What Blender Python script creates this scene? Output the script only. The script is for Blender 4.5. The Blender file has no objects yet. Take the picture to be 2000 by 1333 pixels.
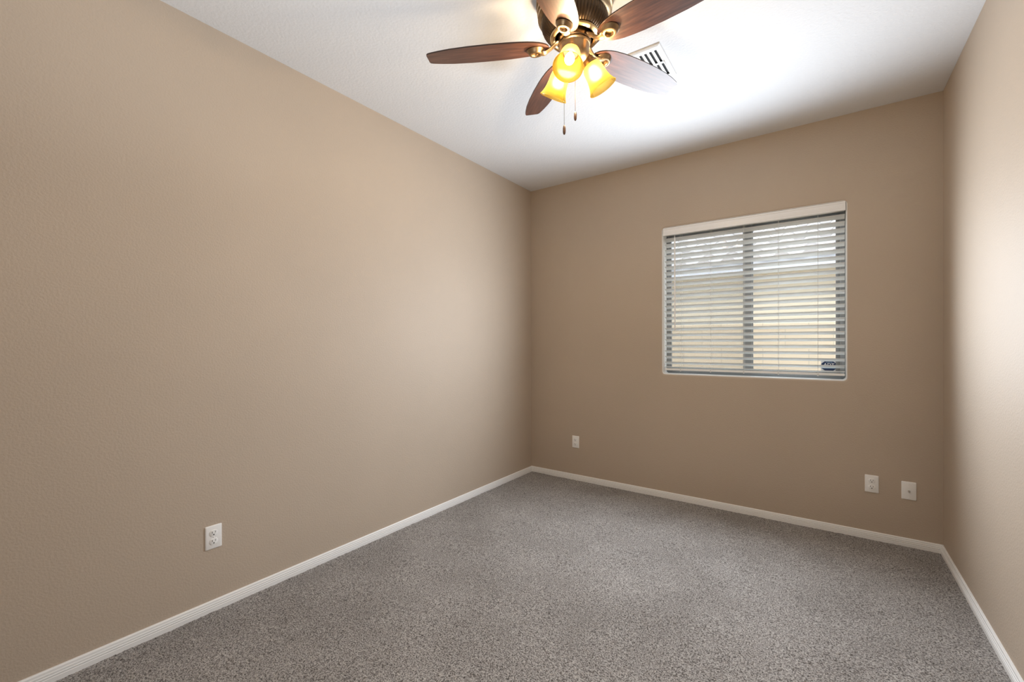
import bpy, bmesh, math, random
from mathutils import Vector, Matrix, noise

S = bpy.context.scene
COL = S.collection
R = math.radians

# ------------------------------------------------------------------ camera
# world: left wall x=0, back (window) wall y=0, room at y<0, floor z=0
H = 2.74          # ceiling height
W = 2.8945        # room width
FY = -3.80        # front wall (behind the camera)
yaw, pitch, roll = 0.6216, -0.00249, -0.00246
fwd0 = Vector((-math.sin(yaw), math.cos(yaw), 0)); right0 = Vector((math.cos(yaw), math.sin(yaw), 0)); up0 = Vector((0, 0, 1))
f2 = fwd0 * math.cos(pitch) + up0 * math.sin(pitch)
u2 = up0 * math.cos(pitch) - fwd0 * math.sin(pitch)
r3 = right0 * math.cos(roll) + u2 * math.sin(roll)
u3 = u2 * math.cos(roll) - right0 * math.sin(roll)
cam_d = bpy.data.cameras.new('camera')
cam_d.sensor_fit = 'HORIZONTAL'; cam_d.sensor_width = 36.0
cam_d.lens = 850.627 / 2000 * 36
cam_d.shift_y = 7.09 / 2000
cam_d.clip_start = 0.02
cam = bpy.data.objects.new('camera', cam_d); COL.objects.link(cam)
m = Matrix.Identity(4)
for i in range(3):
    m[i][0] = r3[i]; m[i][1] = u3[i]; m[i][2] = -f2[i]
m[0][3], m[1][3], m[2][3] = 2.32307, -3.56588, 1.25727
cam.matrix_world = m
S.camera = cam

# ------------------------------------------------------------------ colour management, exposure, sampling helpers
S.view_settings.view_transform = 'Standard'
S.view_settings.look = 'None'
S.view_settings.gamma = 1.0
S.view_settings.use_curve_mapping = False
S.view_settings.exposure = 0.0
S.cycles.use_denoising = True
S.cycles.max_bounces = 10
S.cycles.diffuse_bounces = 6
S.cycles.transparent_max_bounces = 16
S.cycles.sample_clamp_indirect = 6.0
S.cycles.caustics_reflective = False
S.cycles.caustics_refractive = False

# ------------------------------------------------------------------ sky, sun, large lights
wd = bpy.data.worlds.new('sky'); S.world = wd; wd.use_nodes = True
bg = wd.node_tree.nodes['Background']
bg.inputs['Color'].default_value = (0.80, 0.90, 1.0, 1)
bg.inputs['Strength'].default_value = 3.9

DAY, FILL = 8.7, 7.4
LAMP, GLOW = 4.2, 5.0
def lamp(name, kind, loc, direction, energy, color=(1, 1, 1), **kw):
    d = bpy.data.lights.new(name, kind); d.energy = energy; d.color = color
    for k, v in kw.items(): setattr(d, k, v)
    o = bpy.data.objects.new(name, d); COL.objects.link(o)
    o.location = loc
    o.rotation_euler = Vector(direction).to_track_quat('-Z', 'Y').to_euler()
    return o
lamp('sun', 'SUN', (0, -5, 8), (0.35, 1.0, -0.70), 0.8, (1.0, 0.95, 0.86), angle=R(0.6))
# daylight entering through the blind: wide spots spread over the window opening, facing the room
for i in range(5):
    for j in range(5):
        lamp('window_daylight', 'SPOT', (1.73 + (i - 2) * 0.215, -0.018, 1.48 + (j - 2) * 0.19), (-0.08, -1, 0.02), DAY, (0.88, 0.96, 1.05),
             spot_size=R(175), spot_blend=0.97, shadow_soft_size=0.0)
# added fill lamp pointed at the ceiling, standing in for a bounced flash
lamp('bounce_fill', 'AREA', (1.75, -3.35, 1.55), (-0.42, 0.12, 1.0), FILL, (0.94, 0.98, 1.0),
     shape='DISK', size=0.45, spread=R(110))

# ------------------------------------------------------------------ helpers
def tag(o, label=None, cat=None, group=None, kind=None):
    if label: o['label'] = label
    if cat: o['category'] = cat
    if group: o['group'] = group
    if kind: o['kind'] = kind
    return o

def empty(name, loc, label, cat, group=None):
    o = bpy.data.objects.new(name, None); COL.objects.link(o)
    o.location = loc; o.empty_display_size = 0.05
    return tag(o, label, cat, group)

def obj(name, bm, mats, parent=None, matrix=None, smooth=True, angle=35):
    """link a bmesh as one mesh object; local coordinates"""
    bmesh.ops.recalc_face_normals(bm, faces=bm.faces[:])
    me = bpy.data.meshes.new(name)
    bm.to_mesh(me); bm.free()
    if not isinstance(mats, (list, tuple)): mats = [mats]
    for x in mats: me.materials.append(x)
    if smooth:
        me.shade_smooth()
        me.set_sharp_from_angle(angle=R(angle))
    o = bpy.data.objects.new(name, me); COL.objects.link(o)
    if parent: o.parent = parent
    if matrix is not None: o.matrix_local = matrix
    return o

def box(bm, x0, x1, y0, y1, z0, z1, mi=0, bev=0.0, seg=2):
    g = bmesh.ops.create_cube(bm, size=1.0)
    vs = g['verts']
    for v in vs:
        v.co = Vector(((x0 + x1) / 2 + v.co.x * (x1 - x0), (y0 + y1) / 2 + v.co.y * (y1 - y0), (z0 + z1) / 2 + v.co.z * (z1 - z0)))
    fs = {f for v in vs for f in v.link_faces}
    for f in fs: f.material_index = mi
    if bev > 0:
        es = {e for v in vs for e in v.link_edges}
        r = bmesh.ops.bevel(bm, geom=list(es), offset=bev, segments=seg, affect='EDGES', profile=0.5)
        for f in r['faces']: f.material_index = mi

def lathe(bm, prof, n=48, axis=None, origin=(0, 0, 0), mi=0, cap0=True, cap1=True, rib=None):
    """prof: (r, t) along axis (default +z). rib(i_ring, angle) -> radius factor"""
    ax = Vector(axis).normalized() if axis is not None else Vector((0, 0, 1))
    o = Vector(origin)
    a = ax.orthogonal().normalized() if abs(ax.z) < 0.9999 else Vector((1, 0, 0))
    b = ax.cross(a)
    rings = []
    for k, (r, t) in enumerate(prof):
        if r < 1e-6:
            rings.append([bm.verts.new(o + ax * t)])
            continue
        ring = []
        for i in range(n):
            th = 2 * math.pi * i / n
            rr = r * (rib(k, i) if rib else 1)
            ring.append(bm.verts.new(o + ax * t + (a * math.cos(th) + b * math.sin(th)) * rr))
        rings.append(ring)
    for p, q in zip(rings, rings[1:]):
        for i in range(n):
            j = (i + 1) % n
            if len(p) == 1 and len(q) == 1: continue
            if len(p) == 1: f = bm.faces.new((p[0], q[j], q[i]))
            elif len(q) == 1: f = bm.faces.new((p[i], p[j], q[0]))
            else: f = bm.faces.new((p[i], p[j], q[j], q[i]))
            f.material_index = mi
    if cap0 and len(rings[0]) > 1: bm.faces.new(rings[0][::-1]).material_index = mi
    if cap1 and len(rings[-1]) > 1: bm.faces.new(rings[-1]).material_index = mi

def sweep(bm, pts, wid, thk, side, n=10, mi=0):
    """elliptical strap along pts; wid / thk per point; side = sideways unit vector"""
    rings = []
    pts = [Vector(p) for p in pts]
    s = Vector(side).normalized()
    for k, p in enumerate(pts):
        t = (pts[min(k + 1, len(pts) - 1)] - pts[max(k - 1, 0)]).normalized()
        nrm = t.cross(s).normalized()
        rings.append([bm.verts.new(p + s * (wid[k] * math.cos(2 * math.pi * i / n)) + nrm * (thk[k] * math.sin(2 * math.pi * i / n))) for i in range(n)])
    for p, q in zip(rings, rings[1:]):
        for i in range(n):
            bm.faces.new((p[i], p[(i + 1) % n], q[(i + 1) % n], q[i])).material_index = mi
    bm.faces.new(rings[0][::-1]).material_index = mi; bm.faces.new(rings[-1]).material_index = mi

def bez(pts, n):
    """Catmull-Rom through pts"""
    P = [Vector(p) for p in pts]; P = [P[0] * 2 - P[1]] + P + [P[-1] * 2 - P[-2]]
    out = []
    for k in range(1, len(P) - 2):
        for i in range(n):
            t = i / n
            a, b, c, d = P[k - 1], P[k], P[k + 1], P[k + 2]
            out.append(0.5 * ((2 * b) + (c - a) * t + (2 * a - 5 * b + 4 * c - d) * t * t + (3 * b - a - 3 * c + d) * t ** 3))
    out.append(P[-2])
    return out

# ------------------------------------------------------------------ materials
def mat(name, color, rough=0.5, metal=0.0, spec=0.5, coat=0.0, coat_rough=0.1):
    m_ = bpy.data.materials.new(name); m_.use_nodes = True
    b = m_.node_tree.nodes['Principled BSDF']
    b.inputs['Base Color'].default_value = (*color, 1)
    b.inputs['Roughness'].default_value = rough
    b.inputs['Metallic'].default_value = metal
    b.inputs['Specular IOR Level'].default_value = spec
    b.inputs['Coat Weight'].default_value = coat
    b.inputs['Coat Roughness'].default_value = coat_rough
    return m_

def nodes(m_):
    nt = m_.node_tree
    return nt, nt.nodes, nt.links, nt.nodes['Principled BSDF']

def add_noise(m_, scale, detail=2, dist=None, rough=0.5, coord='Object', stretch=None):
    nt, N, L, b = nodes(m_)
    tc = N.new('ShaderNodeTexCoord')
    src = tc.outputs[coord]
    if stretch:
        mp = N.new('ShaderNodeMapping'); mp.inputs['Scale'].default_value = stretch
        L.new(src, mp.inputs['Vector']); src = mp.outputs['Vector']
    n = N.new('ShaderNodeTexNoise'); n.inputs['Scale'].default_value = scale
    n.inputs['Detail'].default_value = detail; n.inputs['Roughness'].default_value = rough
    L.new(src, n.inputs['Vector'])
    return n

def add_bump(m_, height, strength, distance):
    nt, N, L, b = nodes(m_)
    bp = N.new('ShaderNodeBump'); bp.inputs['Strength'].default_value = strength; bp.inputs['Distance'].default_value = distance
    L.new(height, bp.inputs['Height']); L.new(bp.outputs['Normal'], b.inputs['Normal'])

def ramp(m_, fac, stops):
    nt, N, L, b = nodes(m_)
    r = N.new('ShaderNodeValToRGB'); e = r.color_ramp.elements
    while len(e) > len(stops): e.remove(e[-1])
    while len(e) < len(stops): e.new(0.5)
    for el, (p, c) in zip(e, stops): el.position = p; el.color = (*c, 1)
    L.new(fac, r.inputs['Fac'])
    return r

def textured_paint(name, color, rough, scale, dist, var=0.03):
    """painted drywall with orange-peel texture"""
    m_ = mat(name, color, rough, spec=0.35)
    nt, N, L, b = nodes(m_)
    n = add_noise(m_, scale, 3)
    add_bump(m_, n.outputs['Fac'], 0.45, dist)
    big = add_noise(m_, 1.3, 3)
    c0 = tuple(c * (1 - var) for c in color); c1 = tuple(min(1, c * (1 + var)) for c in color)
    r = ramp(m_, big.outputs['Fac'], [(0.3, c0), (0.7, c1)])
    L.new(r.outputs['Color'], b.inputs['Base Color'])
    return m_

M = {}
M['wall'] = textured_paint('tan wall paint', (0.50, 0.414, 0.330), 0.60, 125, 0.003)
M['ceiling'] = textured_paint('white ceiling paint', (0.785, 0.80, 0.82), 0.8, 80, 0.004, 0.01)
M['trim'] = mat('white trim paint', (0.86, 0.86, 0.855), 0.35)
M['reveal'] = mat('white reveal paint', (0.88, 0.87, 0.85), 0.55)

# carpet: mixed taupe and dark brown yarn tufts
m_ = mat('taupe carpet', (0.26, 0.23, 0.21), 0.95, spec=0.1)
nt, N, L, b = nodes(m_)
n1 = add_noise(m_, 190, 3, rough=0.65)
r1 = ramp(m_, n1.outputs['Fac'], [(0.36, (0.035, 0.029, 0.025)), (0.45, (0.205, 0.19, 0.18)), (0.54, (0.38, 0.36, 0.345)), (0.68, (0.58, 0.56, 0.54))])
n2 = add_noise(m_, 2.6, 4)  # broad mottling: sheen of the pile painted into the yarn colour
r2 = ramp(m_, n2.outputs['Fac'], [(0.30, (0.87, 0.86, 0.85)), (0.70, (1.12, 1.12, 1.12))])
mx = N.new('ShaderNodeMix'); mx.data_type = 'RGBA'; mx.blend_type = 'MULTIPLY'; mx.inputs[0].default_value = 1.0
L.new(r1.outputs['Color'], mx.inputs[6]); L.new(r2.outputs['Color'], mx.inputs[7])
L.new(mx.outputs[2], b.inputs['Base Color'])
add_bump(m_, n1.outputs['Fac'], 0.8, 0.008)
b.inputs['Sheen Weight'].default_value = 0.15
M['carpet'] = m_

M['plastic'] = mat('white plastic', (0.90, 0.90, 0.89), 0.3)
M['slot'] = mat('dark slot', (0.012, 0.012, 0.012), 0.7)
M['steel'] = mat('nickel', (0.55, 0.54, 0.52), 0.3, 1.0)
M['vent'] = mat('white enamel', (0.80, 0.80, 0.80), 0.35)
M['duct'] = mat('dark duct', (0.02, 0.02, 0.022), 0.8)
M['valance'] = mat('white valance vinyl', (0.92, 0.92, 0.915), 0.35)
M['blind'] = mat('white faux wood blind', (0.88, 0.88, 0.875), 0.4)
nt, N, L, b = nodes(M['blind'])
tl = N.new('ShaderNodeBsdfTranslucent'); tl.inputs['Color'].default_value = (0.85, 0.85, 0.83, 1)
mxs = N.new('ShaderNodeMixShader'); mxs.inputs['Fac'].default_value = 0.45
L.new(b.outputs[0], mxs.inputs[1]); L.new(tl.outputs[0], mxs.inputs[2]); L.new(mxs.outputs[0], N['Material Output'].inputs['Surface'])
M['cord'] = mat('white blind cord', (0.72, 0.72, 0.71), 0.8)
M['frame'] = mat('grey window frame', (0.27, 0.28, 0.285), 0.45, 0.0)

# bronze metal of the fan
m_ = mat('antique bronze', (0.42, 0.30, 0.17), 0.38, 1.0)
nt, N, L, b = nodes(m_)
n = add_noise(m_, 30, 3)
r = ramp(m_, n.outputs['Fac'], [(0.3, (0.235, 0.16, 0.09)), (0.7, (0.37, 0.26, 0.15))])
L.new(r.outputs['Color'], b.inputs['Base Color'])
M['bronze'] = m_
M['dark_bronze'] = mat('dark bronze', (0.085, 0.055, 0.032), 0.36, 0.85)
M['brass'] = mat('aged brass', (0.62, 0.42, 0.20), 0.28, 1.0)

# walnut laminate blade
m_ = mat('walnut blade', (0.10, 0.035, 0.02), 0.42, spec=0.5, coat=0.32, coat_rough=0.36)
nt, N, L, b = nodes(m_)
n = add_noise(m_, 9, 5, stretch=(1.0, 12.0, 12.0))
r = ramp(m_, n.outputs['Fac'], [(0.32, (0.050, 0.020, 0.014)), (0.52, (0.090, 0.036, 0.024)), (0.70, (0.13, 0.056, 0.036))])
L.new(r.outputs['Color'], b.inputs['Base Color'])
M['walnut'] = m_
M['edge'] = mat('dark blade edge', (0.035, 0.016, 0.010), 0.4)

# amber glass shade: light shines through it
m_ = bpy.data.materials.new('amber glass'); m_.use_nodes = True
nt = m_.node_tree; N = nt.nodes; L = nt.links
N.remove(N['Principled BSDF']); out = N['Material Output']
tr = N.new('ShaderNodeBsdfTranslucent'); tr.inputs['Color'].default_value = (0.90, 0.63, 0.09, 1)
di = N.new('ShaderNodeBsdfDiffuse'); di.inputs['Color'].default_value = (0.75, 0.48, 0.065, 1)
gl = N.new('ShaderNodeBsdfGlossy'); gl.inputs['Roughness'].default_value = 0.2
rf = N.new('ShaderNodeBsdfRefraction'); rf.inputs['Color'].default_value = (1.0, 0.72, 0.26, 1)
rf.inputs['Roughness'].default_value = 0.9; rf.inputs['IOR'].default_value = 1.25
m1 = N.new('ShaderNodeMixShader'); m1.inputs['Fac'].default_value = 0.35
m2 = N.new('ShaderNodeMixShader'); m2.inputs['Fac'].default_value = 0.30
m3 = N.new('ShaderNodeMixShader'); m3.inputs['Fac'].default_value = 0.04
L.new(tr.outputs[0], m1.inputs[1]); L.new(di.outputs[0], m1.inputs[2])
L.new(m1.outputs[0], m2.inputs[1]); L.new(rf.outputs[0], m2.inputs[2])
L.new(m2.outputs[0], m3.inputs[1]); L.new(gl.outputs[0], m3.inputs[2])
L.new(m3.outputs[0], out.inputs['Surface'])
M['amber'] = m_

def emitter(name, color, strength):
    m_ = bpy.data.materials.new(name); m_.use_nodes = True
    b = m_.node_tree.nodes['Principled BSDF']
    b.inputs['Base Color'].default_value = (0.8, 0.8, 0.8, 1)
    b.inputs['Emission Color'].default_value = (*color, 1)
    b.inputs['Emission Strength'].default_value = strength
    return m_
M['bulb'] = emitter('lit bulb', (1.0, 0.76, 0.44), 52.0)

def thin(name, tint, fac, rough=0.02, kind='gloss'):
    """thin pane: mostly see-through, the rest mirror (glass) or cloth (insect screen)"""
    m_ = bpy.data.materials.new(name); m_.use_nodes = True
    nt = m_.node_tree; N = nt.nodes; L = nt.links
    N.remove(N['Principled BSDF']); out = N['Material Output']
    t = N.new('ShaderNodeBsdfTransparent'); t.inputs['Color'].default_value = (*tint, 1)
    if kind == 'gloss':
        g = N.new('ShaderNodeBsdfGlossy'); g.inputs['Roughness'].default_value = rough
    else:
        g = N.new('ShaderNodeBsdfDiffuse'); g.inputs['Color'].default_value = (0.30, 0.30, 0.29, 1)
    x = N.new('ShaderNodeMixShader'); x.inputs['Fac'].default_value = fac
    L.new(t.outputs[0], x.inputs[1]); L.new(g.outputs[0], x.inputs[2]); L.new(x.outputs[0], out.inputs['Surface'])
    return m_
M['glass'] = thin('window glass', (0.96, 0.98, 0.97), 0.06)
M['screen'] = thin('insect screen', (1, 1, 1), 0.25, kind='cloth')

M['stucco'] = textured_paint('cream stucco', (0.66, 0.58, 0.455), 0.9, 60, 0.004, 0.02)
M['fascia'] = mat('lilac grey fascia paint', (0.50, 0.50, 0.53), 0.7)
M['soffit'] = mat('white soffit paint', (0.85, 0.84, 0.80), 0.8)
M['rooftile'] = textured_paint('pale concrete roof tile', (0.40, 0.365, 0.35), 0.85, 9, 0.003, 0.12)
m_ = mat('tan block', (0.60, 0.46, 0.30), 0.9)
nt, N, L, b = nodes(m_)
tc = N.new('ShaderNodeTexCoord'); mp = N.new('ShaderNodeMapping')
mp.inputs['Rotation'].default_value = (R(90), 0, 0)
bk = N.new('ShaderNodeTexBrick'); bk.inputs['Scale'].default_value = 1.0
bk.inputs['Brick Width'].default_value = 0.40; bk.inputs['Row Height'].default_value = 0.20; bk.inputs['Mortar Size'].default_value = 0.005
bk.inputs['Color1'].default_value = (0.62, 0.50, 0.36, 1); bk.inputs['Color2'].default_value = (0.67, 0.545, 0.40, 1); bk.inputs['Mortar'].default_value = (0.53, 0.44, 0.33, 1)
L.new(tc.outputs['Object'], mp.inputs['Vector']); L.new(mp.outputs['Vector'], bk.inputs['Vector']); L.new(bk.outputs['Color'], b.inputs['Base Color'])
M['block'] = m_
m_ = mat('pale gravel', (0.55, 0.47, 0.38), 0.95)
n = add_noise(m_, 60, 4); nt, N, L, b = nodes(m_)
r = ramp(m_, n.outputs['Fac'], [(0.35, (0.34, 0.28, 0.22)), (0.65, (0.66, 0.57, 0.47))]); L.new(r.outputs['Color'], b.inputs['Base Color'])
add_bump(m_, n.outputs['Fac'], 0.8, 0.02)
M['gravel'] = m_
M['navy'] = mat('navy print', (0.012, 0.035, 0.11), 0.4)
M['white_print'] = mat('white print', (0.85, 0.86, 0.88), 0.4)
M['blue_print'] = mat('light blue print', (0.30, 0.48, 0.68), 0.4)

# ------------------------------------------------------------------ room shell
WT = 0.17                                   # outer wall thickness
X0, X1, Z0, Z1 = 1.264, 2.441, 1.012, 2.182  # window opening
FL = 0.012                                  # carpet surface
BW = 0.018                                  # bullnose radius

def struct(name, bm, mats, parent=None, **k):
    o = obj(name, bm, mats, parent, **k)
    if parent is None: o['kind'] = 'structure'
    return o

# carpeted floor: slab with an uneven pile surface that laps raggedly against the baseboards
bm = bmesh.new(); box(bm, -0.15, W + 0.15, FY - 0.15, WT, -0.15, 0.002)
random.seed(4)
step = 0.0085; gx, gy = int((W - 0.012) / step), int((-FY - 0.012) / step)
grid = []
for i in range(gx + 1):
    row = []
    for j in range(gy + 1):
        x, y = 0.006 + (W - 0.012) * i / gx, FY + 0.006 + (-FY - 0.012) * j / gy
        z = FL + 0.0018 * noise.noise((x * 6, y * 6, 0)) + 0.0024 * (random.random() - 0.5) + 0.0014 * noise.noise((x * 45, y * 45, 3))
        row.append(bm.verts.new((x, y, z)))
    grid.append(row)
for i in range(gx):
    for j in range(gy):
        bm.faces.new((grid[i][j], grid[i + 1][j], grid[i + 1][j + 1], grid[i][j + 1]))
struct('floor', bm, M['carpet'], angle=180)
bm = bmesh.new(); box(bm, -0.15, W + 0.15, FY - 0.15, WT, H, H + 0.15); struct('ceiling', bm, M['ceiling'], smooth=False)
bm = bmesh.new(); box(bm, -0.15, 0, FY - 0.15, WT, FL, H); struct('wall_left', bm, M['wall'], smooth=False)
bm = bmesh.new(); box(bm, W, W + 0.15, FY - 0.15, WT, FL, H); struct('wall_right', bm, M['wall'], smooth=False)
bm = bmesh.new(); box(bm, 0, W, FY - 0.15, FY, FL, H); struct('wall_front', bm, M['wall'], smooth=False)

def rrect(x0, x1, z0, z1, r, n=5):
    """rounded rectangle loop (x, z), counter-clockwise"""
    out = []
    for cx, cz, a0 in ((x1 - r, z1 - r, 0), (x0 + r, z1 - r, 90), (x0 + r, z0 + r, 180), (x1 - r, z0 + r, 270)):
        for i in range(n + 1):
            a = R(a0 + 90 * i / n); out.append((cx + r * math.cos(a), cz + r * math.sin(a)))
    return out

def loops(bm, ls, mi=0):
    rows = [[bm.verts.new(p) for p in l] for l in ls]
    n = len(rows[0])
    for p, q in zip(rows, rows[1:]):
        for i in range(n):
            bm.faces.new((p[i], p[(i + 1) % n], q[(i + 1) % n], q[i])).material_index = mi
    return rows

def hole_loop(grow, y, r=0.02):
    g = rrect(X0 - grow, X1 + grow, Z0 - grow, Z1 + grow, r + grow)
    return [(x, y, z) for x, z in g]
def outer_loop(y):
    """rectangle boundary points matched to the hole loop"""
    out = []
    g = rrect(X0, X1, Z0, Z1, 0.02); n = len(g) // 4
    for q, (cx, cz) in enumerate(((W, H), (0, H), (0, FL), (W, FL))):
        for i in range(n):
            out.append((cx, y, cz))
    return out
# back wall with the window opening; corners rounded over in plaster
bm = bmesh.new()
ls = [outer_loop(0), hole_loop(BW, 0)]
for i in range(1, 4):
    a = R(90 * i / 6); ls.append(hole_loop(BW * (1 - math.sin(a)), BW * (1 - math.cos(a))))
loops(bm, ls)
loops(bm, [hole_loop(0, WT), outer_loop(WT)])
bmesh.ops.remove_doubles(bm, verts=bm.verts[:], dist=1e-5)
for f in [f for f in bm.faces if f.calc_area() < 1e-9]: bm.faces.remove(f)
struct('wall_back', bm, M['wall'])
# white painted reveal
bm = bmesh.new(); ls = []
for i in range(3, 7):
    a = R(90 * i / 6); ls.append(hole_loop(BW * (1 - math.sin(a)), BW * (1 - math.cos(a))))
ls.append(hole_loop(0, WT))
loops(bm, ls); struct('trim_1', bm, M['reveal'])

# baseboards: grooved profile (outward distance, height), mitred at the corners
BP = [(0.0, FL - 0.01), (0.013, FL - 0.01), (0.013, 0.030), (0.0115, 0.0315), (0.0115, 0.0335), (0.013, 0.035), (0.013, 0.039), (0.0105, 0.0405), (0.0105, 0.043), (0.012, 0.0445), (0.0115, 0.049),
      (0.0095, 0.050), (0.009, 0.0585), (0.006, 0.0620), (0.0, 0.0625)]
def baseboard(name, a, b, nrm, ma, mb):
    a = Vector(a); b = Vector(b); t = (b - a).normalized(); nrm = Vector(nrm)
    bm = bmesh.new()
    r0 = [bm.verts.new(a + nrm * d + t * (d * ma) + Vector((0, 0, z))) for d, z in BP]
    r1 = [bm.verts.new(b + nrm * d - t * (d * mb) + Vector((0, 0, z))) for d, z in BP]
    n = len(BP)
    for i in range(n):
        bm.faces.new((r0[i], r0[(i + 1) % n], r1[(i + 1) % n], r1[i]))
    bm.faces.new(r0); bm.faces.new(r1[::-1])
    struct(name, bm, M['trim'], angle=25)
baseboard('baseboard_left', (0, FY, 0), (0, 0, 0), (1, 0, 0), 1, 1)
baseboard('baseboard_back', (0, 0, 0), (W, 0, 0), (0, -1, 0), 1, 1)
baseboard('baseboard_right', (W, 0, 0), (W, FY, 0), (-1, 0, 0), 1, 1)
baseboard('baseboard_front', (W, FY, 0), (0, FY, 0), (0, 1, 0), 1, 1)

# ------------------------------------------------------------------ window (grey slider)
win = bpy.data.objects.new('window_1', None); COL.objects.link(win); win.location = ((X0 + X1) / 2, 0.13, Z0); win['kind'] = 'structure'
wo = win.location
FY0, FY1 = 0.112, 0.165
def wbox(name, boxes, mt, bev=0.002):
    bm = bmesh.new()
    for x0, x1, y0, y1, z0, z1 in boxes:
        box(bm, x0 - wo.x, x1 - wo.x, y0 - wo.y, y1 - wo.y, z0 - wo.z, z1 - wo.z, bev=bev)
    return obj(name, bm, mt, win)
xm = 1.845
wbox('window_frame', [(X0, X0 + 0.030, FY0, FY1, Z0, Z1), (X1 - 0.030, X1, FY0, FY1, Z0, Z1),
                      (X0 + 0.030, X1 - 0.030, FY0, FY1, Z0, Z0 + 0.026), (X0 + 0.030, X1 - 0.030, FY0, FY1, Z1 - 0.035, Z1)], M['frame'])
def sash(name, x0, x1, y, lw, rw):
    return wbox(name, [(x0, x0 + lw, y - 0.010, y + 0.010, Z0 + 0.026, Z1 - 0.035), (x1 - rw, x1, y - 0.010, y + 0.010, Z0 + 0.026, Z1 - 0.035),
                       (x0 + lw, x1 - rw, y - 0.010, y + 0.010, Z0 + 0.026, Z0 + 0.050), (x0 + lw, x1 - rw, y - 0.010, y + 0.010, Z1 - 0.065, Z1 - 0.035)], M['frame'], 0.0015)
s1 = sash('sliding_sash', X0 + 0.030, xm + 0.040, 0.128, 0.006, 0.058)
s2 = sash('fixed_sash', xm - 0.012, X1 - 0.030, 0.151, 0.058, 0.023)
def pane(name, x0, x1, y, mt, par):
    bm = bmesh.new()
    vs = [bm.verts.new((x - wo.x, y - wo.y, z - wo.z)) for x, z in ((x0, Z0 + 0.045), (x1, Z0 + 0.045), (x1, Z1 - 0.06), (x0, Z1 - 0.06))]
    bm.faces.new(vs)
    return obj(name, bm, mt, par, smooth=False)
pane('glass_pane', X0 + 0.04, xm - 0.005, 0.128, M['glass'], s1)
pane('glass_pane', xm + 0.03, X1 - 0.06, 0.151, M['glass'], s2)
pane('insect_screen', X0 + 0.03, xm + 0.02, 0.1635, M['screen'], win)

# ------------------------------------------------------------------ horizontal blind
bl = empty('window_blind', ((X0 + X1) / 2, 0.055, Z1), 'white horizontal slat blind, half open, hung inside the window recess', 'blind')
bo = bl.location
BX0, BX1 = X0 + 0.008, X1 - 0.006
def bbox_(name, boxes, mt, bev=0.003, par=None):
    bm = bmesh.new()
    for x0, x1, y0, y1, z0, z1 in boxes:
        box(bm, x0 - bo.x, x1 - bo.x, y0 - bo.y, y1 - bo.y, z0 - bo.z, z1 - bo.z, bev=bev)
    return obj(name, bm, mt, par or bl)
bbox_('valance', [(X0 + 0.003, X1 - 0.003, 0.004, 0.013, Z1 - 0.061, Z1 - 0.001), (X0 + 0.003, X1 - 0.003, 0.002, 0.013, Z1 - 0.014, Z1 - 0.003), (X0 + 0.003, X1 - 0.003, 0.002, 0.013, Z1 - 0.0605, Z1 - 0.053)], M['valance'], 0.002)
bbox_('headrail', [(BX0, BX1, 0.022, 0.082, Z1 - 0.050, Z1 - 0.004)], M['blind'])
NS, PITCH, TILT = 23, 0.0452, R(23)
ZT = Z1 - 0.090
bm = bmesh.new()
for k in range(NS + 1):
    # the last slat lies almost flat on the bottom rail
    zc, tl = (ZT - k * PITCH, TILT) if k < NS else (1.0635, R(9))
    sec = []
    for top in (1, -1):
        rng = range(0, 7) if top == 1 else range(6, -1, -1)
        for i in rng:
            u = -0.025 + 0.05 * i / 6                        # across the slat, negative = room side
            c = 0.0035 * (1 - (u / 0.025) ** 2) + top * 0.0013  # slight crown
            sec.append((u * math.cos(tl) + c * math.sin(tl), -u * math.sin(tl) + c * math.cos(tl)))
    a = [bm.verts.new((BX0 - bo.x, 0.052 + y - bo.y, zc + z - bo.z)) for y, z in sec]
    b_ = [bm.verts.new((BX1 - bo.x, 0.052 + y - bo.y, zc + z - bo.z)) for y, z in sec]
    n = len(sec)
    for i in range(n): bm.faces.new((a[i], a[(i + 1) % n], b_[(i + 1) % n], b_[i]))
    bm.faces.new(a); bm.faces.new(b_[::-1])
obj('slat_panel', bm, M['blind'], bl)
bbox_('bottom_rail', [(BX0, BX1, 0.028, 0.078, 1.038, 1.0535)], M['valance'], 0.004)
for xc in (1.396, 1.617, 1.843, 2.061, 2.290):
    bm = bmesh.new()
    zb = 1.045 - bo.z
    for yy in (0.0265, 0.0775):
        lathe(bm, [(0.0009, zb), (0.0009, Z1 - 0.05 - bo.z)], n=6, origin=(xc - bo.x, yy - bo.y, 0))
    lathe(bm, [(0.004, zb - 0.012), (0.005, zb - 0.008), (0.004, zb + 0.004)], n=10, origin=(xc - bo.x, 0.0265 - bo.y, 0))
    for k in range(NS):
        zc = ZT - k * PITCH - bo.z
        sweep(bm, [(xc - bo.x, 0.0265 - bo.y, zc + 0.0075), (xc - bo.x, 0.0775 - bo.y, zc - 0.0135)], [0.0006] * 2, [0.0006] * 2, (1, 0, 0), 5)
    obj('ladder_cord', bm, M['cord'], bl)
bm = bmesh.new()
lathe(bm, [(0.002, 2.125), (0.002, 2.100), (0.0055, 2.098), (0.0055, 1.395), (0.006, 1.392), (0.006, 1.362), (0.003, 1.358)], n=6, origin=(1.356 - bo.x, 0.017 - bo.y, -bo.z))
obj('tilt_wand', bm, M['valance'], bl)

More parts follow.
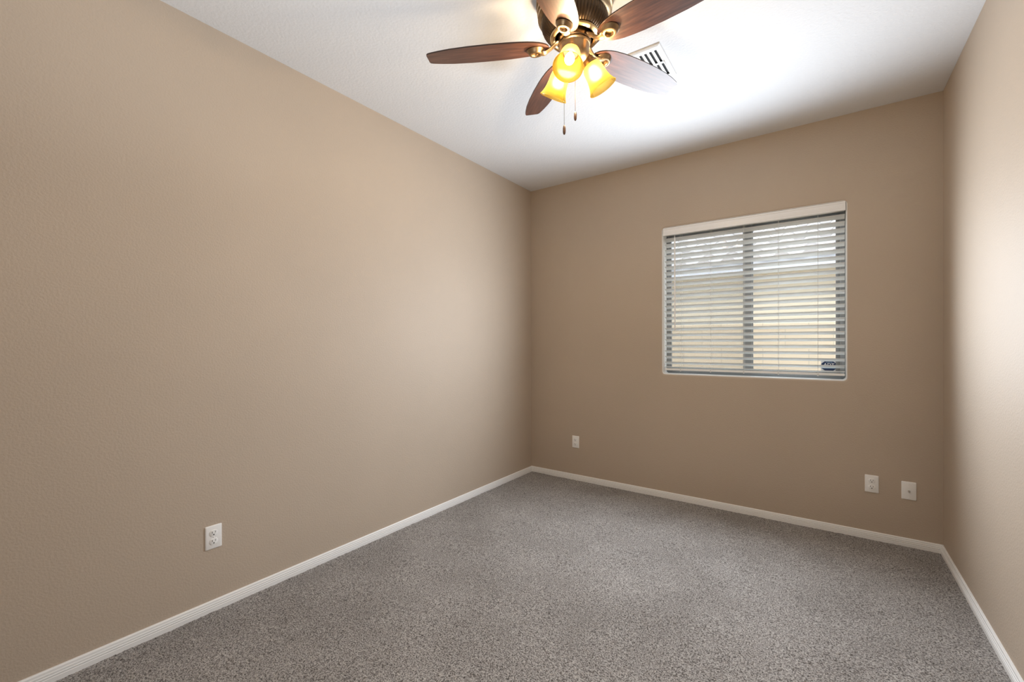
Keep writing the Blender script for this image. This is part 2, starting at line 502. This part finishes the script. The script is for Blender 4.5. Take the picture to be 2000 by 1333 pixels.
# ------------------------------------------------------------------ security sticker on the right pane
st = empty('security_sticker', (2.351, 0.1490, 1.097), 'navy octagonal alarm company sticker on the lower right window pane', 'sticker')
bm = bmesh.new(); box(bm, -0.045, 0.045, -0.0004, 0.0004, -0.034, 0.034); obj('backing', bm, M['white_print'], st, smooth=False)
def octagon(bm, w, h, c, y, th=0.0003):
    pts = [(-w + c, -h), (w - c, -h), (w, -h + c * 0.8), (w, h - c * 0.8), (w - c, h), (-w + c, h), (-w, h - c * 0.8), (-w, -h + c * 0.8)]
    f = [bm.verts.new((x, y, z)) for x, z in pts]; k = [bm.verts.new((x, y + th, z)) for x, z in pts]
    bm.faces.new(f); bm.faces.new(k[::-1])
    for i in range(8): bm.faces.new((f[i], f[(i + 1) % 8], k[(i + 1) % 8], k[i]))
bm = bmesh.new(); octagon(bm, 0.0425, 0.0315, 0.019, -0.0008); obj('octagon_print', bm, M['navy'], st, smooth=False)
bm = bmesh.new(); box(bm, -0.038, 0.038, -0.0012, -0.0009, -0.017, -0.004); box(bm, -0.018, 0.018, -0.0012, -0.0009, 0.0245, 0.0270); obj('band_print', bm, M['blue_print'], st, smooth=False)
cu = bpy.data.curves.new('lettering', 'FONT'); cu.body = 'ADT'; cu.size = 0.030; cu.align_x = 'CENTER'; cu.extrude = 0.0002; cu.offset = 0.0006
to = bpy.data.objects.new('lettering_curve', cu); COL.objects.link(to)
dg = bpy.context.evaluated_depsgraph_get()
me = bpy.data.meshes.new_from_object(to.evaluated_get(dg)); bpy.data.objects.remove(to)
lo = bpy.data.objects.new('lettering', me); COL.objects.link(lo); me.materials.clear(); me.materials.append(M['white_print'])
lo.parent = st; lo.matrix_local = Matrix.Translation((0, -0.0012, -0.0015)) @ Matrix.Rotation(R(90), 4, 'X')

# ------------------------------------------------------------------ wall plates
def frame_on_wall(loc, nrm):
    """matrix: local x = to the right when facing the wall, y = out of the wall, z = up"""
    n_ = Vector(nrm); z = Vector((0, 0, 1)); x = n_.cross(z) * -1
    mm = Matrix.Identity(4)
    for i in range(3): mm[i][0] = x[i]; mm[i][1] = n_[i]; mm[i][2] = z[i]; mm[i][3] = loc[i]
    return mm
def plate_bm(w=0.0345, h=0.0545, t=0.0055):
    bm = bmesh.new(); ls = []
    for g, y, r in ((0, 0, 0.004), (0, 0.002, 0.004), (-0.0012, 0.0042, 0.004), (-0.004, t, 0.003)):
        ls.append([(x, y, z) for x, z in rrect(-w - g, w + g, -h - g, h + g, r, 3)])
    rows = loops(bm, ls); bm.faces.new(rows[-1]); bm.faces.new(rows[0][::-1])
    return bm
def screw_bm(r=0.0032):
    bm = bmesh.new(); lathe(bm, [(r, 0.0), (r, 0.0008), (r * 0.6, 0.0015), (0, 0.0016)], n=14, axis=(0, 1, 0))
    return bm
def face_bm():
    """receptacle face: round sides, flat top and bottom"""
    bm = bmesh.new(); pts = []
    for i in range(40):
        a = 2 * math.pi * i / 40; x = 0.0172 * math.cos(a); z = max(-0.0138, min(0.0138, 0.0172 * math.sin(a))); pts.append((x, z))
    rows = loops(bm, [[(x, 0, z) for x, z in pts], [(x, 0.0016, z) for x, z in pts], [(x * 0.95, 0.0022, z * 0.95) for x, z in pts]])
    bm.faces.new(rows[-1]); bm.faces.new(rows[0][::-1])
    return bm
def slots_bm():
    bm = bmesh.new()
    box(bm, -0.0078, -0.0054, 0.0005, 0.00245, -0.0005, 0.0082); box(bm, 0.0054, 0.0074, 0.0005, 0.00245, 0.0008, 0.0076)
    lathe(bm, [(0.0028, 0.0005), (0.0028, 0.00245)], n=14, axis=(0, 1, 0), origin=(0, 0, -0.0075))
    return bm
def outlet(loc, nrm, label):
    t = empty('wall_outlet', loc, label, 'outlet', 'white duplex outlets low on the walls')
    t.matrix_world = frame_on_wall(loc, nrm)
    obj('cover_plate', plate_bm(), M['plastic'], t)
    for s in (1, -1):
        f = obj('receptacle', face_bm(), M['plastic'], t, Matrix.Translation((0, 0.0052, s * 0.0195)))
        obj('contact_slot', slots_bm(), M['slot'], f, smooth=False)
    obj('screw', screw_bm(), M['plastic'], t, Matrix.Translation((0, 0.0055, 0)))
    return t
outlet((0, -2.7265, 0.3565), (1, 0, 0), 'white duplex outlet on the left wall')
outlet((0.4815, 0, 0.359), (0, -1, 0), 'white duplex outlet on the window wall near the left corner')
outlet((2.5685, 0, 0.3635), (0, -1, 0), 'white duplex outlet on the window wall beside the cable jack plate')
t = empty('cable_jack_plate', (2.7435, 0, 0.353), 'white cable plate with one metal connector, near the right corner', 'wall plate')
t.matrix_world = frame_on_wall((2.7435, 0, 0.353), (0, -1, 0))
obj('cover_plate', plate_bm(), M['plastic'], t)
bm = bmesh.new(); lathe(bm, [(0.0062, 0.0), (0.0062, 0.003), (0.0046, 0.0032), (0.0046, 0.011), (0.0036, 0.0115), (0.003, 0.009), (0, 0.009)], n=6, axis=(0, 1, 0))
obj('connector', bm, M['steel'], t, Matrix.Translation((0, 0.0052, -0.002)))['label'] = 'metal coaxial connector'
for s in (1, -1): obj('screw', screw_bm(), M['plastic'], t, Matrix.Translation((0, 0.0052, s * 0.040)))

# ------------------------------------------------------------------ ceiling air register
vx0, vx1, vy0, vy1 = 1.418, 1.667, -1.398, -1.090
vt = empty('air_vent', ((vx0 + vx1) / 2, (vy0 + vy1) / 2, H), 'white metal ceiling air register with dark slots behind the fan blade', 'air vent')
vw, vh = (vx1 - vx0) / 2, (vy1 - vy0) / 2
cols = [-vw + 0.039 + 0.0253 * k for k in range(8)]
rows_ = [(-vh + 0.036, -0.008), (0.008, vh - 0.036)]
# face plate with its slots left open
bm = bmesh.new()
xs = [-vw + 0.012]
for c in cols: xs += [c - 0.0065, c + 0.0065]
xs.append(vw - 0.012)
ys = [-vh + 0.012, rows_[0][0], rows_[0][1], rows_[1][0], rows_[1][1], vh - 0.012]
for i in range(len(xs) - 1):
    for j in range(5):
        if i % 2 == 1 and j in (1, 3): continue
        bm.faces.new([bm.verts.new((x, y, -0.009)) for x, y in ((xs[i], ys[j]), (xs[i + 1], ys[j]), (xs[i + 1], ys[j + 1]), (xs[i], ys[j + 1]))])
for (a0, b0, z0), (a1, b1, z1) in (((vw - 0.012, vh - 0.012, -0.009), (vw - 0.003, vh - 0.003, -0.006)), ((vw - 0.003, vh - 0.003, -0.006), (vw, vh, -0.0005))):
    q0 = [(-a0, -b0, z0), (a0, -b0, z0), (a0, b0, z0), (-a0, b0, z0)]; q1 = [(-a1, -b1, z1), (a1, -b1, z1), (a1, b1, z1), (-a1, b1, z1)]
    for i in range(4): bm.faces.new([bm.verts.new(p) for p in (q0[i], q0[(i + 1) % 4], q1[(i + 1) % 4], q1[i])])
bmesh.ops.remove_doubles(bm, verts=bm.verts[:], dist=1e-6)
obj('face_plate', bm, M['vent'], vt, smooth=False)
bm = bmesh.new(); box(bm, -vw + 0.02, vw - 0.02, -vh + 0.02, vh - 0.02, -0.0012, -0.0004); obj('duct_opening', bm, M['duct'], vt, smooth=False)
bm = bmesh.new()
for c in cols:
    for a, b_ in rows_:
        q = [(c + 0.0065, a, -0.009), (c + 0.0065, b_, -0.009), (c + 0.0015, b_, -0.003), (c + 0.0015, a, -0.003)]
        bm.faces.new([bm.verts.new(p) for p in q])
obj('vane_set', bm, M['vent'], vt, smooth=False)
bm = bmesh.new(); box(bm, vw - 0.023, vw - 0.019, -0.012, 0.030, -0.016, -0.008, bev=0.001); obj('damper_lever', bm, M['vent'], vt)

# ------------------------------------------------------------------ ceiling fan
CX, CY, ZB = 1.4556, -1.8906, 2.5307
fan = empty('ceiling_fan', (CX, CY, H), 'bronze five-blade ceiling fan with three lit amber glass shades', 'ceiling fan')
def fz(z): return z - H
# motor housing: stepped band and a ribbed bowl
bm = bmesh.new()
lathe(bm, [(0.150, fz(2.7395)), (0.160, fz(2.737)), (0.163, fz(2.730)), (0.163, fz(2.702)), (0.160, fz(2.699)), (0.156, fz(2.697)), (0.156, fz(2.686)), (0.159, fz(2.684)), (0.159, fz(2.674)),
           (0.153, fz(2.671)), (0.153, fz(2.660)), (0.156, fz(2.658)), (0.156, fz(2.650)), (0.148, fz(2.643)), (0.142, fz(2.640)), (0.130, fz(2.640))], n=72)
hs = obj('motor_housing', bm, M['bronze'], fan)
bm = bmesh.new()
nr = 60
prof = [(0.130, fz(2.646)), (0.1435, fz(2.640)), (0.1425, fz(2.625)), (0.139, fz(2.610)), (0.132, fz(2.595)), (0.121, fz(2.581)), (0.108, fz(2.571)), (0.098, fz(2.567)), (0.090, fz(2.567))]
lathe(bm, prof, n=nr * 4, cap0=False, cap1=False, rib=lambda k, i: (1.0, 0.985, 0.965, 0.985)[i % 4] if 1 < k < 7 else 0.975)
obj('ribbed_bowl', bm, M['dark_bronze'], hs)
bm = bmesh.new()
lathe(bm, [(0.101, fz(2.570)), (0.104, fz(2.566)), (0.102, fz(2.560)), (0.096, fz(2.557)), (0.088, fz(2.556)), (0.082, fz(2.560)), (0.082, fz(2.575))], n=72, cap0=False, cap1=False)
obj('trim_ring', bm, M['brass'], hs)
bm = bmesh.new(); lathe(bm, [(0.084, fz(2.574)), (0.0001, fz(2.574))], n=48, cap1=False); obj('recess_plate', bm, M['dark_bronze'], hs)
bm = bmesh.new()
lathe(bm, [(0.066, fz(2.574)), (0.070, fz(2.570)), (0.070, fz(2.541)), (0.067, fz(2.538)), (0.060, fz(2.537))], n=60)
obj('rotor_hub', bm, M['dark_bronze'], fan)
bm = bmesh.new()
lathe(bm, [(0.060, fz(2.537)), (0.0665, fz(2.5355)), (0.0675, fz(2.532)), (0.0655, fz(2.529)), (0.0630, fz(2.5275)), (0.0625, fz(2.510)), (0.0615, fz(2.492)), (0.057, fz(2.478)), (0.046, fz(2.466)), (0.030, fz(2.459)),
           (0.016, fz(2.456)), (0.010, fz(2.450)), (0.011, fz(2.444)), (0.006, fz(2.438)), (0, fz(2.437))], n=60)
obj('light_fitter', bm, M['bronze'], fan)

# blade outline: half width along the radius
kr = [(0.108, 0.0), (0.112, 0.016), (0.122, 0.029), (0.135, 0.0385), (0.15, 0.0465), (0.175, 0.0550), (0.20, 0.0605), (0.24, 0.0655), (0.28, 0.0685), (0.36, 0.0705), (0.45, 0.0685), (0.53, 0.0620), (0.58, 0.0535), (0.612, 0.0460), (0.624, 0.0425), (0.6325, 0.0375), (0.636, 0.030)]
OFF = 0.0089
def blade_bm(th=0.0055):
    up = [(r, OFF + w) for r, w in kr]; dn = [(r, OFF - w) for r, w in kr[1:]][::-1]
    out = up + dn
    bm = bmesh.new()
    # strips between +w and -w so that the wood grain shades evenly
    top, bot = [], []
    for r, w in kr:
        if w == 0:
            v1 = bm.verts.new((r, OFF, th / 2)); v2 = bm.verts.new((r, OFF, -th / 2)); top.append((v1, v1)); bot.append((v2, v2)); continue
        top.append((bm.verts.new((r, OFF + w, th / 2)), bm.verts.new((r, OFF - w, th / 2))))
        bot.append((bm.verts.new((r, OFF + w, -th / 2)), bm.verts.new((r, OFF - w, -th / 2))))
    def face(vs, mi):
        u = []
        for v in vs:
            if v not in u: u.append(v)
        if len(u) > 2: bm.faces.new(u).material_index = mi
    for i in range(len(kr) - 1):
        face((top[i][0], top[i + 1][0], top[i + 1][1], top[i][1]), 0)
        face((bot[i][1], bot[i + 1][1], bot[i + 1][0], bot[i][0]), 0)
        face((top[i][0], bot[i][0], bot[i + 1][0], top[i + 1][0]), 1)
        face((top[i][1], top[i + 1][1], bot[i + 1][1], bot[i][1]), 1)
    face((top[-1][0], bot[-1][0], bot[-1][1], top[-1][1]), 1)
    return bm
PH, PI_ = R(211.02), R(-12.0)
DEV = [0.13, -0.22, -0.09, 0.24, -0.06]; DROOP = [2.23, -3.08, -1.22, 0.49, 5.03]; DP = [2.57, -1.26, -1.2, 0.12, -0.24]
RM = 0.166                                   # medallion radius position
bl0 = ar0 = None
def boss_bm():
    """ringed medallion under the blade root, local to the blade"""
    bm = bmesh.new()
    lathe(bm, [(0.033, 0.0), (0.034, -0.004), (0.031, -0.009), (0.0285, -0.016), (0.027, -0.021), (0.0245, -0.0245), (0.0205, -0.0255), (0.0165, -0.0245), (0.0145, -0.021), (0.0135, -0.012), (0, -0.012)], n=36, cap1=False)
    bmesh.ops.scale(bm, vec=(1.14, 1.0, 0.82), verts=bm.verts[:])
    return bm
for k in range(5):
    a = PH - k * R(72) + R(DEV[k]); dr = R(DROOP[k]); pt = PI_ + R(DP[k])
    er = Vector((math.cos(a), math.sin(a), 0)); et = Vector((-math.sin(a), math.cos(a), 0)); ez = Vector((0, 0, 1))
    er, ez = er * math.cos(dr) - ez * math.sin(dr), ez * math.cos(dr) + er * math.sin(dr)
    tt = et * math.cos(pt) + ez * math.sin(pt); nn = er.cross(tt)
    mm = Matrix.Identity(4)
    for i in range(3): mm[i][0] = er[i]; mm[i][1] = tt[i]; mm[i][2] = nn[i]
    mm[2][3] = ZB - H
    b_ = obj('blade', blade_bm(), [M['walnut'], M['edge']], fan, mm, angle=50)
    # the cast arm that carries the blade
    bs = obj('blade_arm', boss_bm(), M['bronze'], fan, mm @ Matrix.Translation((RM, OFF * 0.3, -0.0025)))
    inv = (mm @ Matrix.Translation((RM, OFF * 0.3, -0.0025))).inverted()
    e0 = Vector((math.cos(a), math.sin(a), 0))
    P = [e0 * 0.060 + Vector((0, 0, fz(2.550))), e0 * 0.078 + Vector((0, 0, fz(2.544))), e0 * 0.096 + Vector((0, 0, fz(2.528))), e0 * 0.113 + Vector((0, 0, fz(2.516)))]
    P = [inv @ p for p in P] + [Vector((-0.038, 0, -0.0160)), Vector((-0.024, 0, -0.0150))]
    pp = bez(P, 5); n = len(pp)
    bm = bmesh.new()
    wd_ = [0.0195 - 0.0075 * math.sin(math.pi * min(1, i / (n - 1) * 1.1)) for i in range(n)]
    sweep(bm, pp, wd_, [0.0070] * n, (0, 1, 0), 12)
    obj('strap', bm, M['bronze'], bs)

# three lamp holders with shades and bulbs
glow = []
AZ0 = -1.29987; TI = R(31)
for k in range(3):
    az = AZ0 + k * R(120)
    er = Vector((math.cos(az), math.sin(az), 0)); ax = er * math.sin(TI) - Vector((0, 0, 1)) * math.cos(TI)
    side = Vector((-math.sin(az), math.cos(az), 0)); oth = ax.cross(side)
    mm = Matrix.Identity(4)
    for i in range(3): mm[i][0] = side[i]; mm[i][1] = oth[i]; mm[i][2] = ax[i]
    o_ = er * 0.0695 + Vector((0, 0, fz(2.4615)))
    for i in range(3): mm[i][3] = o_[i]
    if mm.to_3x3().determinant() < 0:
        for i in range(3): mm[i][0] = -mm[i][0]
    bm = bmesh.new()
    lathe(bm, [(0.014, -0.052), (0.017, -0.040), (0.020, -0.028), (0.025, -0.022), (0.027, -0.012), (0.0335, -0.004), (0.0345, 0.003), (0.0335, 0.006), (0.031, 0.006), (0.030, 0.0), (0.012, -0.004)], n=40)
    lathe(bm, [(0.011, -0.006), (0.011, 0.018), (0.0, 0.018)], n=20)
    hd = obj('lamp_holder', bm, M['bronze'], fan, mm)
    bm = bmesh.new()
    sp = [(0.0300, 0.002), (0.0335, 0.006), (0.0385, 0.013), (0.0415, 0.024), (0.0430, 0.040), (0.0440, 0.056), (0.0460, 0.072), (0.0500, 0.088), (0.0555, 0.102), (0.0605, 0.1115), (0.0620, 0.1130), (0.0615, 0.1145), (0.0595, 0.1135)]
    lathe(bm, sp, n=56, cap0=False, cap1=False)
    gs = obj('glass_shade', bm, M['amber'], hd)
    bm = bmesh.new()
    lathe(bm, [(0.0105, 0.016), (0.0120, 0.024), (0.0160, 0.034), (0.0195, 0.046), (0.0200, 0.056), (0.0175, 0.066), (0.0110, 0.0735), (0.0, 0.076)], n=28)
    lb = obj('light_bulb', bm, M['bulb'], hd)
    glow.append((hd, gs, lb, Vector((CX, CY, H)) + o_ + ax * 0.055))
    # the light this lamp throws out of the mouth of its shade
    lamp('fan_lamp', 'SPOT', Vector((CX, CY, H)) + o_ + ax * 0.122, ax, LAMP, (1.0, 0.80, 0.52), spot_size=R(146), spot_blend=0.35, shadow_soft_size=0.0)

# the glow of the three bulbs on the ceiling, blades and walls (the glass and brass round each bulb are lit by the bulb itself)
near_bulb = bpy.data.collections.new('lit_by_bulb_only')
for hd, gs, lb, p in glow:
    for x in (hd, gs, lb): near_bulb.objects.link(x)
for c in near_bulb.collection_objects: c.light_linking.link_state = 'EXCLUDE'
for hd, gs, lb, p in glow:
    g_ = lamp('bulb_glow', 'POINT', p, (0, 0, -1), GLOW, (1.0, 0.76, 0.49), shadow_soft_size=0.018)
    g_.light_linking.receiver_collection = near_bulb; g_.light_linking.blocker_collection = near_bulb

# two pull chains
M['fob'] = mat('dark wood fob', (0.10, 0.055, 0.035), 0.35)
for rx, fw, z1, z0 in ((-0.0425, 0.015, 2.474, 2.199), (0.0105, 0.050, 2.478, 2.277)):
    p = right0 * rx + fwd0 * fw
    bm = bmesh.new()
    lathe(bm, [(0.0009, fz(z0) - 0.002), (0.0009, fz(z1) + 0.012)], n=6, origin=(p.x, p.y, 0))
    n = int((z1 - z0) / 0.0042)
    for i in range(n):
        zc = fz(z0) + i * 0.0042
        lathe(bm, [(0.0, zc), (0.0013, zc + 0.0013), (0.0, zc + 0.0026)], n=5, origin=(p.x, p.y, 0))
    ch = obj('pull_chain', bm, M['dark_bronze'], fan)
    bm = bmesh.new()
    lathe(bm, [(0.0, 0.0), (0.0025, 0.0), (0.0045, -0.004), (0.0062, -0.012), (0.0065, -0.024), (0.0055, -0.034), (0.0030, -0.0395), (0.0, -0.040)], n=16, origin=(p.x, p.y, fz(z0)))
    obj('chain_fob', bm, M['fob'], ch)

# ------------------------------------------------------------------ outside the window
GZ = -0.30
bm = bmesh.new(); box(bm, -12, 14, WT, 14, GZ - 0.2, GZ); struct('ground', bm, M['gravel'], smooth=False)
bm = bmesh.new(); box(bm, -7.0, 8.0, 1.70, 1.85, GZ, 1.425); box(bm, -7.0, 8.0, 1.685, 1.865, 1.425, 1.465, bev=0.006)
tag(obj('block_fence', bm, M['block'], smooth=False), 'tan concrete block fence outside the window, below the cream house', 'fence')
nh = empty('neighbour_house', (1.0, 3.3, GZ), 'cream stucco house with pale tile roof seen through the blind', 'house')
no = nh.location
bm = bmesh.new(); box(bm, -8 - no.x, 10 - no.x, 3.3 - no.y, 7.5 - no.y, 0, 2.205 - no.z); obj('stucco_wall', bm, M['stucco'], nh, smooth=False)
bm = bmesh.new(); box(bm, -8.4 - no.x, 10.4 - no.x, 2.87 - no.y, 3.3 - no.y, 2.205 - no.z, 2.220 - no.z); obj('soffit', bm, M['soffit'], nh, smooth=False)
bm = bmesh.new(); box(bm, -8.4 - no.x, 10.4 - no.x, 2.83 - no.y, 2.87 - no.y, 2.190 - no.z, 2.320 - no.z); obj('fascia', bm, M['fascia'], nh, smooth=False)
# barrel tile roof: courses of rounded tiles stepping up the slope
bm = bmesh.new()
SL = R(22); course = 0.34; tw = 0.30
bar = 5                                        # of the 8 steps of a tile, 5 make the barrel and 3 the flat pan
for c in range(11):
    s0, s1 = c * course - 0.04, (c + 1) * course + 0.06
    y0, z0 = 2.80 + s0 * math.cos(SL), 2.325 + s0 * math.sin(SL) + 0.030
    y1, z1 = 2.80 + s1 * math.cos(SL), 2.325 + s1 * math.sin(SL) + 0.004
    nx = 64; per = 8
    lo_, hi_, un_ = [], [], []
    for i in range(nx * per + 1):
        x = -8.4 + i * tw / per
        h = 0.055 * math.sin(math.pi * (i % per) / bar) ** 0.7 if 0 < i % per < bar else 0.0
        lo_.append(bm.verts.new((x - no.x, y0 - no.y, z0 + h - no.z)))
        hi_.append(bm.verts.new((x - no.x, y1 - no.y, z1 + h * 0.9 - no.z)))
        un_.append(bm.verts.new((x - no.x, y0 + 0.004 - no.y, z0 - 0.020 + h * 0.55 - no.z)))
    for i in range(nx * per):
        bm.faces.new((lo_[i], lo_[i + 1], hi_[i + 1], hi_[i]))
        bm.faces.new((un_[i], un_[i + 1], lo_[i + 1], lo_[i]))
obj('tile_roof', bm, M['rooftile'], nh, angle=60)
bm = bmesh.new()
vs = [(2.83, 2.31), (2.83 + 3.6, 2.31 + 3.6 * math.tan(SL)), (2.83 + 3.6, 2.22), (2.87, 2.22)]
f0 = [bm.verts.new((-8.4 - no.x, y - no.y, z - no.z)) for y, z in vs]; f1 = [bm.verts.new((10.4 - no.x, y - no.y, z - no.z)) for y, z in vs]
for i in range(4): bm.faces.new((f0[i], f0[(i + 1) % 4], f1[(i + 1) % 4], f1[i]))
bm.faces.new(f0[::-1]); bm.faces.new(f1)
obj('roof_deck', bm, M['fascia'], nh, smooth=False)
